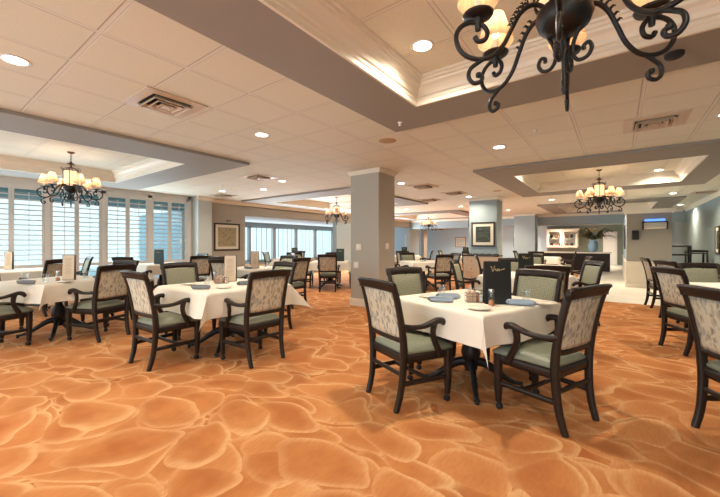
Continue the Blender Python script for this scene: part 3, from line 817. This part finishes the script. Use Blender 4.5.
set_(MENU['cream'], -5.98, 1.42, 40, 'tall cream menu at left standing before the shutters')
set_(GLASS, -5.80, 1.14, 0, 'water glass in front of the left cream menu', 'water glasses')
set_(GLASS, -6.20, 1.02, 0, 'water glass at the far left of the left edge table', 'water glasses')
set_(GLASS, -5.96, 1.60, 0, 'water glass right of the left cream menu', 'water glasses')
set_(NAP['grey'], -5.78, .96, 40, 'slate napkin at the near side of the left edge table', 'rolled slate napkins')
set_(NAP['grey'], -5.86, 1.76, 60, 'slate napkin right of the left cream menu', 'rolled slate napkins')
set_(PLATE, -5.68, 1.30, 0, 'small plate in front of the left cream menu', 'bread plates')
set_(SHK, -5.88, 1.28, 0, 'clear shaker beside the left cream menu')
tb2 = (-9.1, 3.95, 0); tb3 = (-6.0, 4.4, 5); tb4 = (-6.55, 7.4, 37); tb5 = (-4.35, 8.85, 50); tb6 = (-1.15, 5.95, -15)
put(MENU['cream'], (-9.0, 1.45, 5), -.3, -.12, 30, 'small cream menu at the very left edge by the windows')
set_(MENU['green'], -8.85, 3.80, 36, 'dark green menu before the last shutters')
set_(MENU['cream'], -5.80, 4.30, 36, 'second cream menu, before the bright opening')
set_(MENU['green'], -6.22, 7.45, 36, 'dark green menu touching the left edge of the centre column')
put(MENU['green'], (-9.0, 8.3, 20), 0, 0, 20, 'dark green menu before the side room blinds')
set_(MENU['black'], -1.09, 5.62, 36, 'smaller black menu with gold script behind the large one')
put(MENU['green'], (-6.9, 12.3, 10), 0, 0, 25, 'tiny dark menu far away left of the end wall picture')
put(MENU['green'], (-4.7, 13.2, 10), 0, 0, 25, 'tiny dark menu just left of the picture column')
put(GLASS, tb3, -.2, .0, 0, 'water glass left of the second cream menu', 'water glasses')
put(GLASS, tb3, .25, .1, 0, 'water glass right of the second cream menu', 'water glasses')
put(NAP['grey'], tb3, .2, -.3, 0, 'slate napkin below the second cream menu', 'rolled slate napkins')
put(PLATE, tb5, -.1, -.2, 0, 'small plate right of the centre column', 'bread plates')
put(NAP['blue'], tb5, .1, .1, 60, 'blue napkin right of the centre column', 'rolled blue napkins')
put(GLASS, tb6, .3, -.1, 0, 'water glass right of the smaller black menu', 'water glasses')
put(GLASS, t7, -.30, .20, 0, 'water glass on the right edge table', 'water glasses')
put(NAP['grey'], t7, -.25, -.25, 80, 'slate napkin on the right edge table', 'rolled slate napkins')
put(GLASS, (1.55, 8.0, 27), -.2, .1, 0, 'water glass before the black shelf rack', 'water glasses')

# ---------------------------------------------------------------- chandeliers
def make_chandelier():
    t = empty('chandelier', 'c', 'chandelier')       # origin at the ceiling of the tray
    z0 = 2.895
    MB().lathe([(.005, -.035), (.03, -.03), (.055, -.012), (.062, 0)], 20).build('canopy', 'bronze', t)
    ch = MB()
    for k in range(4):
        zz = -.055-k*.032; ring = MB().tube([(.011*math.cos(a), 0, .022*math.sin(a)) for a in [2*PI*i/10 for i in range(11)]], .0035, 5)
        ch.merge(ring, T(0, 0, zz) @ RZ(PI/2*(k % 2)))
    ch.build('chain', 'bronze', t)
    cr = MB().lathe([(.006, -.17), (.022, -.175), (.014, -.20), (.030, -.215), (.012, -.24), (.014, -.27), (.05, -.29), (.03, -.30)], 16)
    for k in range(6):
        a = k*PI/3; c, s_ = math.cos(a), math.sin(a)
        cr.sweep([(r*c, r*s_, z) for r, z in [(.012, -.22), (.035, -.20), (.052, -.205), (.058, -.222), (.048, -.228)]], (.009, .003), side=(-s_, c, 0), n=6, spl=3)
    cr.build('crown', 'bronze', t)
    cg = MB()
    for k in range(6):
        a = (k+.5)*PI/3; c, s_ = math.cos(a), math.sin(a)
        cg.tube([(r*c, r*s_, z) for r, z in [(.03, -.285), (.085, -.30), (.115, -.33), (.112, -.45), (.115, -.57), (.09, -.62)]], .006, 6, spl=4)
        cg.tube([(r*c, r*s_, z) for r, z in [(.112, -.335), (.135, -.325), (.145, -.305), (.135, -.29), (.125, -.30)]], .004, 5, spl=3)
    for z in (-.335, -.59):
        cg.tube([(.113*math.cos(2*PI*i/24), .113*math.sin(2*PI*i/24), z) for i in range(25)], .005, 6)
    cg.build('cage', 'iron', t)
    MB().lathe([(.092, -.345), (.098, -.35), (.098, -.58), (.092, -.585)], 24).build('glass_cylinder', 'amber', t)
    MB().lathe([(.02, -.645), (.092, -.615), (.106, -.63), (.112, -.66), (.098, -.70), (.065, -.73), (.03, -.74), (.012, -.75), (.012, -.80), (.022, -.815), (.010, -.835), (.009, -.93), (.013, -.945), (.008, -.965), (.012, -.975), (.006, -.995)], 24).build('bowl', 'iron', t)
    for k in range(6):
        a = k*PI/3; c, s_ = math.cos(a), math.sin(a)
        R = lambda pts: [(r*c, r*s_, z) for r, z in pts]
        ar = MB().tube(R([(0.075, -0.625), (0.11, -0.605), (0.15, -0.61), (0.19, -0.645), (0.225, -0.71), (0.26, -0.778), (0.31, -0.824), (0.365, -0.836), (0.42, -0.82), (0.455, -0.778), (0.462, -0.727), (0.438, -0.689), (0.395, -0.673), (0.35, -0.685), (0.328, -0.719), (0.338, -0.751), (0.368, -0.757), (0.382, -0.736)]), .0105, 8, spl=4).build('arm', 'iron', t)
        sc = MB().tube(R([(0.335, -0.831), (0.37, -0.853), (0.402, -0.88), (0.408, -0.915), (0.388, -0.94), (0.358, -0.935), (0.35, -0.915), (0.366, -0.905)]), .0095, 6, spl=4)
        sc.lathe([(.004, -.012), (.012, -.008), (.012, .008), (.004, .012)], 8, (.366*c, .366*s_, -.905))
        sc.build('hook_scroll', 'iron', ar)
        lf = MB()
        for i, (r, z) in enumerate([(.150, -.605), (.170, -.618), (.188, -.640), (.204, -.668), (.216, -.695)]):
            for q in (-1, 1): lf.sweep([(r*c, r*s_, z), ((r+.012)*c-q*s_*.012, (r+.012)*s_+q*c*.012, z+.016), ((r+.022)*c-q*s_*.014, (r+.022)*s_+q*c*.014, z+.010)], [(.007, .003), (.006, .0025), (.001, .001)], n=6, spl=2)
        lf.build('leaf', 'iron', ar)
        px, py = .368*c, .368*s_
        MB().lathe([(.012, -.71), (.014, -.68), (.024, -.672), (.014, -.66), (.020, -.655), (.060, -.650), (.066, -.640), (.060, -.640), (.02, -.645), (.015, -.64)], 18, (px, py, 0)).build('drip_pan', 'iron', ar)
        MB().lathe([(.013, -.645), (.013, -.57), (.010, -.565)], 10, (px, py, 0)).build('candle_sleeve', 'china', ar)
        MB().lathe([(.004, -.565), (.016, -.545), (.018, -.525), (.010, -.50), (.002, -.49)], 10, (px, py, 0)).build('bulb', 'bulb', ar)
        n = 48; vs = []
        for (r, z) in ((.088, -.585), (.075, -.54), (.058, -.49), (.042, -.435)):
            for i in range(n):
                rr = r*(1+(.018 if i % 2 else -.018)); b_ = 2*PI*i/n; vs.append((px+rr*math.cos(b_), py+rr*math.sin(b_), z))
        fs = [(j*n+i, j*n+(i+1) % n, (j+1)*n+(i+1) % n, (j+1)*n+i) for j in range(3) for i in range(n)]
        MB().add(vs, fs).build('lamp_shade', 'shade', t)
    for k in range(4):
        b_ = (k+.5)*PI/2; c2, s2 = math.cos(b_), math.sin(b_)
        MB().tube([(r*c2, r*s2, z) for r, z in [(.088, -.645), (.080, -.69), (.055, -.74), (.036, -.79), (.034, -.835), (.055, -.868), (.088, -.865), (.104, -.835), (.094, -.808), (.076, -.815), (.076, -.832)]], .0085, 7, spl=4).build('lower_scroll', 'iron', t)
    return reg(t)
CHN = make_chandelier()
def chandelier(x, y, rot, label, power, n=6):
    place(CHN, (x, y, 2.895), math.radians(rot), label, 'wrought iron chandeliers')
    for k in range(n):
        a = math.radians(rot)+k*2*PI/n
        l = bpy.data.lights.new('chandelier_bulb_light', 'POINT'); l.energy = power/n; l.color = (1, .72, .45); l.shadow_soft_size = .02
        o = bpy.data.objects.new('chandelier_bulb_light', l); o.location = (x+.368*math.cos(a), y+.368*math.sin(a), 2.895-.50); COL.objects.link(o)
chandelier(-.185, 1.735, 34, 'large black iron chandelier close overhead at top right', 12)
chandelier(-7.9, 1.9, 5, 'shaded chandelier hanging before the shuttered windows at left', 13)
chandelier(-.32, 9.38, 7, 'shaded chandelier hanging in the right hand ceiling tray', 13)
chandelier(-8.0, 9.37, 12, 'small lit chandelier beside the centre column', 12, 3)
chandelier(-8.3, 17.5, 20, 'farthest tiny chandelier right of the centre column', 10, 3)

# ---------------------------------------------------------------- ceiling fittings
def make_can():
    t = empty('recessed_light', 'l', 'ceiling light')
    MB().lathe([(.075, -.004), (.095, -.004), (.098, 0), (.075, 0)], 28, cap=False).build('trim_ring', 'white', t)
    MB().lathe([(.001, -.0035), (.078, -.0035)], 28, cap=False).build('lens', 'lens', t)
    return reg(t)
CAN = make_can()
cans = [(-3.82, .57, CZ, 'recessed light at the top left corner of the picture', 1), (-1.30, 2.62, 2.895, 'recessed light inside the near ceiling tray', 1),
 (-3.80, 2.92, CZ, 'recessed light above the second table', 1), (-1.42, 5.42, CZ, 'recessed light above and right of the centre column', 1), (-8.75, 5.4, CZ, 'recessed light before the blue grey pilaster', 1),
 (-6.24, 5.37, CZ, 'recessed light above left of the centre column', 1), (-4.18, 7.30, CZ, 'recessed light just right of the centre column top', 1), (-3.68, 10.6, CZ, 'recessed light before the picture column', .7),
 (1.0, 5.56, CZ, 'recessed light at the right edge of the ceiling', 1), (-4.9, 13.2, CZ, 'distant recessed light left of the picture column', 1.5), (-1.74, 13.0, CZ, 'recessed light beyond the right ceiling tray', 1.5),
 (.75, 10.2, 2.895, 'recessed light inside the right ceiling tray at its far right', 1), (-1.3, 8.2, 2.895, 'recessed light inside the right ceiling tray at its left', 1), (-8.9, .6, 2.895, 'recessed light inside the left ceiling tray', 1),
 (-3.8, 15.9, CZ, 'very distant recessed light in the middle', 1.6), (-.9, 4.7, CZ, None, 1),
 (-3.8, -1.5, CZ, None, 1), (.3, -1.8, CZ, None, 1), (-1.9, -1.5, CZ, None, 1), (-6.5, -2, CZ, None, 1), (.8, .3, 2.895, None, 1), (-9, -2, CZ, None, 1),
 (-7.2, 13.0, CZ, 'distant recessed light above the far left tables', 1.6), (1.3, 13.4, CZ, 'recessed light by the right wall', 1.6), (-.8, 22.6, 2.36, 'recessed light in the low back ceiling above the counter', 2), (-7, 22.5, 2.36, 'recessed light in the low back ceiling at left', 2), (-9.2, 22.3, 2.36, 'added leftmost recessed light in the low back ceiling', 2), (-4.2, 22.8, 2.36, 'added recessed light in the low back ceiling behind the picture column', 2), (-2.9, 23.8, 2.36, 'recessed light nearest above the cream cabinet', 1.5), (-4.6, 17.2, CZ, 'added recessed light left of the farthest right ceiling tray', 1.5), (1.9, 17.5, CZ, 'farthest recessed light by the right wall', 1.5), (-.2, 12.9, CZ, 'added recessed light before the partition cap', 1.2), (-7.6, 5.9, CZ, 'recessed light just before the middle left ceiling tray', 1)]  # cans labelled as added were put in to brighten the back of the room
for x, y, z, lb, p in cans:
    if lb == None and y > 0 and x < 0: continue
    if lb: place(CAN, (x, y, z), 0, lb, 'recessed ceiling lights')
    l = bpy.data.lights.new('can_light', 'AREA'); l.shape = 'DISK'; l.size = .15; l.energy = CAN_POWER*p*(1.4 if y > 6.5 else 1.2 if x > -2 else .85); l.color = WARM; l.spread = 2.6
    o = bpy.data.objects.new('can_light', l); o.location = (x, y, z-.012); COL.objects.link(o)
def make_vent():
    t = empty('ceiling_vent', 'v', 'vent')
    MB().box(-.19, -.19, -.001, .19, .19, .0).build('duct_opening', 'grille', t)
    b = MB(); rect_mould(b, (-.295, -.295, .295, .295), [(0, -.001), (0, -.010), (.095, -.012), (.10, -.001)]); b.build('face_frame', 'vent', t)
    for h in (.185, .125, .065):
        b = MB(); rect_mould(b, (-h, -h, h, h), [(0, -.040), (.012, -.042), (.040, -.006), (.028, -.004), (0, -.040)]); b.build('louver_ring', 'vent', t)
    MB().box(-.035, -.035, -.042, .035, .035, -.038).build('centre_plate', 'vent', t)
    return reg(t)
VENT = make_vent()
for x, y, lb in ((-3.76, 1.68, 'square ceiling diffuser above the second table, nearest the camera'), (.36, 5.42, 'square ceiling diffuser at upper right'), (-6.28, 4.75, 'square ceiling diffuser left of the centre column'),
                 (-3.95, 8.0, 'square ceiling diffuser just right of the centre column'), (-3.75, 9.6, 'square ceiling diffuser between centre column and picture column'), (-9.5, 5.9, 'square ceiling diffuser near the pilaster'),
                 (-5.0, 10.6, 'far square ceiling diffuser over the middle aisle'), (2.0, 13.6, 'ceiling diffuser beside the right wall')):
    place(VENT, (x, y, CZ), 0, lb, 'square ceiling diffusers')
tag(MB().lathe([(.001, -.006), (.115, -.006), (.125, 0)], 28, cap=False).build('ceiling_speaker', 'tan', None, (-2.60, 4.15, CZ)), 'round tan ceiling speaker beside the near soffit corner', 'speaker')
tag(MB().lathe([(.001, -.006), (.115, -.006), (.125, 0)], 28, cap=False).build('ceiling_speaker', 'tan', None, (-2.65, 9.9, CZ)), 'round tan ceiling speaker left of the right ceiling tray', 'speaker')
def sprinkler(x, y, z, lb):
    t = empty('fire_sprinkler', lb, 'sprinkler', (x, y, z), 0, 'fire sprinklers')
    MB().lathe([(.03, 0), (.028, -.006), (.012, -.012), (.008, -.03), (.022, -.033), (.022, -.036), (.001, -.037)], 16).build('head', 'white', t)
sprinkler(-2.02, 3.5, CZ-.045, 'fire sprinkler on the near soffit corner')
sprinkler(-.84, 4.88, CZ, 'fire sprinkler in the ceiling right of centre')
sprinkler(-7.9, 4.9, CZ, 'fire sprinkler between left tray and pilaster')
sm = MB().lathe([(.001, -.03), (.05, -.03), (.058, -.02), (.06, 0)], 20, cap=False).build('smoke_detector', 'grille', None, (.34, 3.44, CZ-.045)); tag(sm, 'dark smoke detector on the near soffit at right', 'smoke detector')

# ---------------------------------------------------------------- pictures and wall things
def picture(lb, w_, h_, art, loc, rz, fr='frame', bd=.05, mt=.09):
    t = empty('framed_picture', lb, 'picture', loc, rz)      # local: faces -Y, origin at its centre
    b = MB(); a, c = w_/2, h_/2
    b.bbox(-a, -.03, c-bd, a, 0, c, .004).bbox(-a, -.03, -c, a, 0, -c+bd, .004).bbox(-a, -.03, -c+bd, -a+bd, 0, c-bd, .004).bbox(a-bd, -.03, -c+bd, a, 0, c-bd, .004)
    b.build('frame', fr, t)
    MB().box(-a+bd, -.015, -c+bd, a-bd, -.005, c-bd).build('mat_board', 'matboard', t)
    MB().box(-a+bd+mt, -.018, -c+bd+mt, a-bd-mt, -.012, c-bd-mt).build('print', art, t)
picture('dark framed landscape picture on the greige wall at left', .96, .92, P1, (-10.597, 6.72, 1.47), PI/2)
picture('dark framed picture on the blue grey column', .74, .78, P2, (-3.41, 11.147, 1.54), 0)
picture('small framed orange flower picture far between the columns', .62, .66, P3, (-5.3, 24.99, 1.35), 0)
picture('small framed grey sketch on the far blue wall', .8, .75, P4, (-9.3, 24.99, 1.35), 0, 'greynapkin')
picture('white framed sketch seen just right of the centre column', .7, .95, P4, (-13.6, 24.99, 1.5), 0, 'white')
picture('tall dark framed picture at the far right wall', .5, .8, P2, (2.297, 13.9, 1.35), -PI/2)
picture('narrow dark picture on the side of the partition', 1.3, .75, P2, (.217, 14.4, 1.45), -PI/2)
ps = empty('picture_light', 'small brass picture light above the left landscape', 'light', (-10.6, 6.72, 2.0), PI/2)
MB().tube([(0, 0, -.03), (0, -.03, .0), (0, -.10, .02)], .006, 6, spl=3).build('arm', 'bronze', ps)
MB().bbox(-.09, -.13, .01, .09, -.09, .035, .006).build('lamp_head', 'bronze', ps)
def plate(lb, loc, rz):
    t = empty('wall_switch', lb, 'switch', loc, rz)
    MB().bbox(-.06, -.012, -.06, .06, 0, .06, .003).build('cover_plate', 'crown', t)
    MB().bbox(-.03, -.02, -.02, .03, -.012, .03, .003).build('dial', 'white', t)
plate('square beige thermostat on the front face of the centre column', (-4.14, 5.53, 1.18), 0)
plate('beige switch plate on the right face of the centre column', (-3.66, 5.82, 1.20), PI/2)
plate('small low outlet plate on the front face of the centre column', (-4.20, 5.53, .82), 0)
ac = empty('wall_air_conditioner', 'cream wall unit with blue glow on top on the partition', 'air conditioner', (.84, 12.6, 1.66))
MB().bbox(-.24, -.14, 0, .24, 0, .17, .01).build('housing', 'wainscot', ac)
MB().bbox(-.27, -.17, -.02, -.24, 0, .20, .004).bbox(.24, -.17, -.02, .27, 0, .20, .004).bbox(-.27, -.17, .172, .27, 0, .20, .004).build('bracket', 'black', ac)
MB().box(-.22, -.143, .04, .22, -.1405, .05).box(-.22, -.143, .08, .22, -.1405, .09).box(-.22, -.143, .12, .22, -.1405, .13).build('louver_lines', 'greynapkin', ac)
MB().bbox(-.22, -.12, .202, .22, -.02, .27, .02).build('light_strip', 'blueglow', ac)
sk = empty('wall_speaker', 'small black speaker on the partition left of the wall unit', 'speaker', (.42, 12.6, 1.36))
MB().bbox(-.08, -.10, 0, .08, 0, .26, .008).build('cabinet', 'black', sk); MB().box(-.065, -.104, .015, .065, -.101, .245).build('grille', 'grille', sk)
sk2 = empty('wall_speaker', 'black speaker high on the left side of the picture column', 'speaker', (-3.861, 11.5, 1.80), PI/2*3)
MB().bbox(-.09, -.12, 0, .09, 0, .30, .01).build('cabinet', 'black', sk2)
# ---------------------------------------------------------------- furniture along the back
dr = empty('dresser', 'blond wood dresser with knobs in front of the picture column', 'dresser', (-3.35, 10.85, 0))
MB().bbox(-.52, -.20, .08, .52, .20, .86, .006).build('body', 'blond', dr)
MB().bbox(-.56, -.23, .86, .56, .22, .90, .006).build('top', 'wood', dr)
for sx in (-1, 1):
    for k in range(3):
        d = MB().bbox(sx*.25-.235, -.215, .12+k*.24, sx*.25+.235, -.20, .34+k*.24, .004).build('drawer', 'blond', dr)
        MB().lathe([(.006, 0), (.008, .012), (.016, .02), (.004, .028)], 10).xf(T(sx*.25, -.215, .23+k*.24) @ Matrix.Rotation(PI/2, 4, 'X')).build('knob', 'bronze', d)
    for sy in (-1, 1): MB().sweep([(sx*.48, sy*.17, .08), (sx*.48, sy*.17, 0)], [(.03, .03), (.02, .02)], side=(1, 0, 0)).build('leg', 'blond', dr)
for k in range(5): tag(MB().sweep([(-.09, 0, .015), (0, 0, .02), (.09, 0, .015)], [(.02, .012), (.03, .018), (.02, .012)], side=(0, 1, 0), n=8, spl=3).build('rolled_napkin', 'menublack', None, (-3.74+k*.2, 10.85, .902)), ['leftmost', 'second from left', 'middle', 'second from right', 'rightmost'][k]+' of five dark napkins on top of the blond dresser', 'napkin', 'dark napkins on the dresser')
hu = empty('display_hutch', 'cream glass door cabinet hanging on the sage back wall', 'cabinet', (-2.72, 24.755, .98))
MB().box(-.85, .19, 0, .85, .215, 1.15).box(-.85, -.2, 0, -.80, .2, 1.15).box(.80, -.2, 0, .85, .2, 1.15).box(-.85, -.2, 0, .85, .2, .05).box(-.9, -.22, 1.10, .9, .22, 1.18).box(-.8, -.15, .55, .8, .2, .58).build('case', 'crown', hu)
for sx in (-1, 1):
    c = sx*.41; d = MB().box(c-.39, -.23, .05, c-.30, -.2, 1.1).box(c+.30, -.23, .05, c+.39, -.2, 1.1).box(c-.3, -.23, 1.0, c+.3, -.2, 1.1).box(c-.3, -.23, .05, c+.3, -.2, .14).build('door', 'crown', hu)
    MB().box(c-.3, -.218, .14, c+.3, -.212, 1.0).build('door_glass', 'glass', d)
for k, x in enumerate((-.6, -.35, -.1, .25, .5)):
    for z in (.06, .59): tag(MB().lathe([(.03, 0), (.07, .05), (.085, .16), (.05, .24), (.03, .25)], 12).build('jar', 'copper' if k % 2 else 'wood', None, (-2.72+x, 24.76, .98+z)), ['first', 'second', 'third', 'fourth', 'last'][k]+' jar from the left on the '+('bottom' if z < .3 else 'upper')+' shelf of the cream cabinet', 'jar', 'jars in the cream cabinet')
co = empty('buffet_counter', 'dark counter with pale top below the large leafy plant', 'counter', (-1.55, 19.2, 0))
MB().bbox(-1.3, -.35, 0, 1.3, .35, .80, .01).build('base', 'wood', co); MB().bbox(-1.35, -.4, .80, 1.35, .4, .86, .01).build('countertop', 'china', co)
vz = tag(MB().lathe([(.10, 0), (.17, .08), (.20, .25), (.17, .42), (.12, .50), (.15, .56)], 20).build('vase', 'vase', None, (-.88, 19.2, .86)), 'pale blue vase on the counter holding the leafy plant', 'vase')
pl = empty('leafy_plant', 'big leafy arrangement with pale blooms in the blue vase', 'plant', (-.88, 19.2, 1.40)); rnd = random.Random(4)
lf = MB()
for k in range(60):
    a = rnd.uniform(0, 2*PI); L = rnd.uniform(.35, .95); up = rnd.uniform(.1, .75); c, s_ = math.cos(a), math.sin(a)
    lf.sweep([(0, 0, 0), (.4*L*c, .4*L*s_, .4*L*up+.12), (.8*L*c, .8*L*s_, .7*L*up+.10), (L*c, L*s_, .7*L*up-.02)], [(.006, .004), (.045, .004), (.04, .004), (.003, .002)], side=(-s_, c, 0), n=6, spl=2)
lf.build('leaves', 'leaf', pl)
for k in range(6):
    a = k*1.05; MB().lathe([(.01, -.04), (.07, -.02), (.11, .03), (.07, .08), (.01, .07)], 10).xf(T(.16*math.cos(a), .16*math.sin(a), .42+.04*(k % 2))).build('bloom', 'flower', pl)
rk = empty('shelf_rack', 'black open shelf rack beside the partition at right', 'rack', (1.45, 13.6, 0))
for x in (-.22, .22):
    for y in (-.18, .18): MB().tube([(x, y, 0), (x, y, 1.18)], .024, 6).build('upright', 'black', rk)
for z in (.3, .62, .90, 1.15): MB().bbox(-.24, -.2, z, .24, .2, z+.05, .004).build('shelf', 'black', rk)
ct = empty('serving_cart', 'black serving cart with a rail in front of the right wall', 'cart', (1.92, 14.6, 0))
for x in (-.18, .22):
    for y in (-.3, .3): MB().tube([(x, y, .04), (x, y, 1.02)], .026, 6).build('upright', 'black', ct)
MB().tube([(-.18, -.3, 1.02), (.22, -.3, 1.02), (.22, .3, 1.02), (-.18, .3, 1.02), (-.18, -.3, 1.02)], .034, 6).build('top_rail', 'black', ct)
for z in (.25, .62, .94): MB().bbox(-.2, -.32, z, .24, .32, z+.03, .004).build('tray', 'black', ct)
ph = empty('wall_telephone', 'dark wall telephone with white panel on the blue green right wall', 'telephone', (2.298, 12.5, 1.33), -PI/2)
MB().bbox(-.13, -.09, -.16, .13, 0, .18, .01).build('body', 'wallteal', ph); MB().bbox(-.12, -.13, -.10, -.04, -.09, .16, .01).build('handset', 'black', ph)
MB().tube([(-.08, -.1, -.10), (-.1, -.1, -.3), (-.05, -.08, -.42), (0, -.06, -.3), (0, -.05, -.16)], .008, 6, spl=4).build('cord', 'white', ph)
pn = empty('wall_panel', 'white notice panel beside the wall telephone', 'panel', (2.298, 11.7, 1.42), -PI/2)
MB().bbox(-.16, -.02, -.14, .16, 0, .14, .004).build('board', 'white', pn)
struct(MB().box(-.66, 24.94, 0, .02, 25.0, 1.95).bbox(-.60, 24.9, 0, -.04, 24.95, 1.9).build('door_1', 'white'))
rnd = random.Random(12)
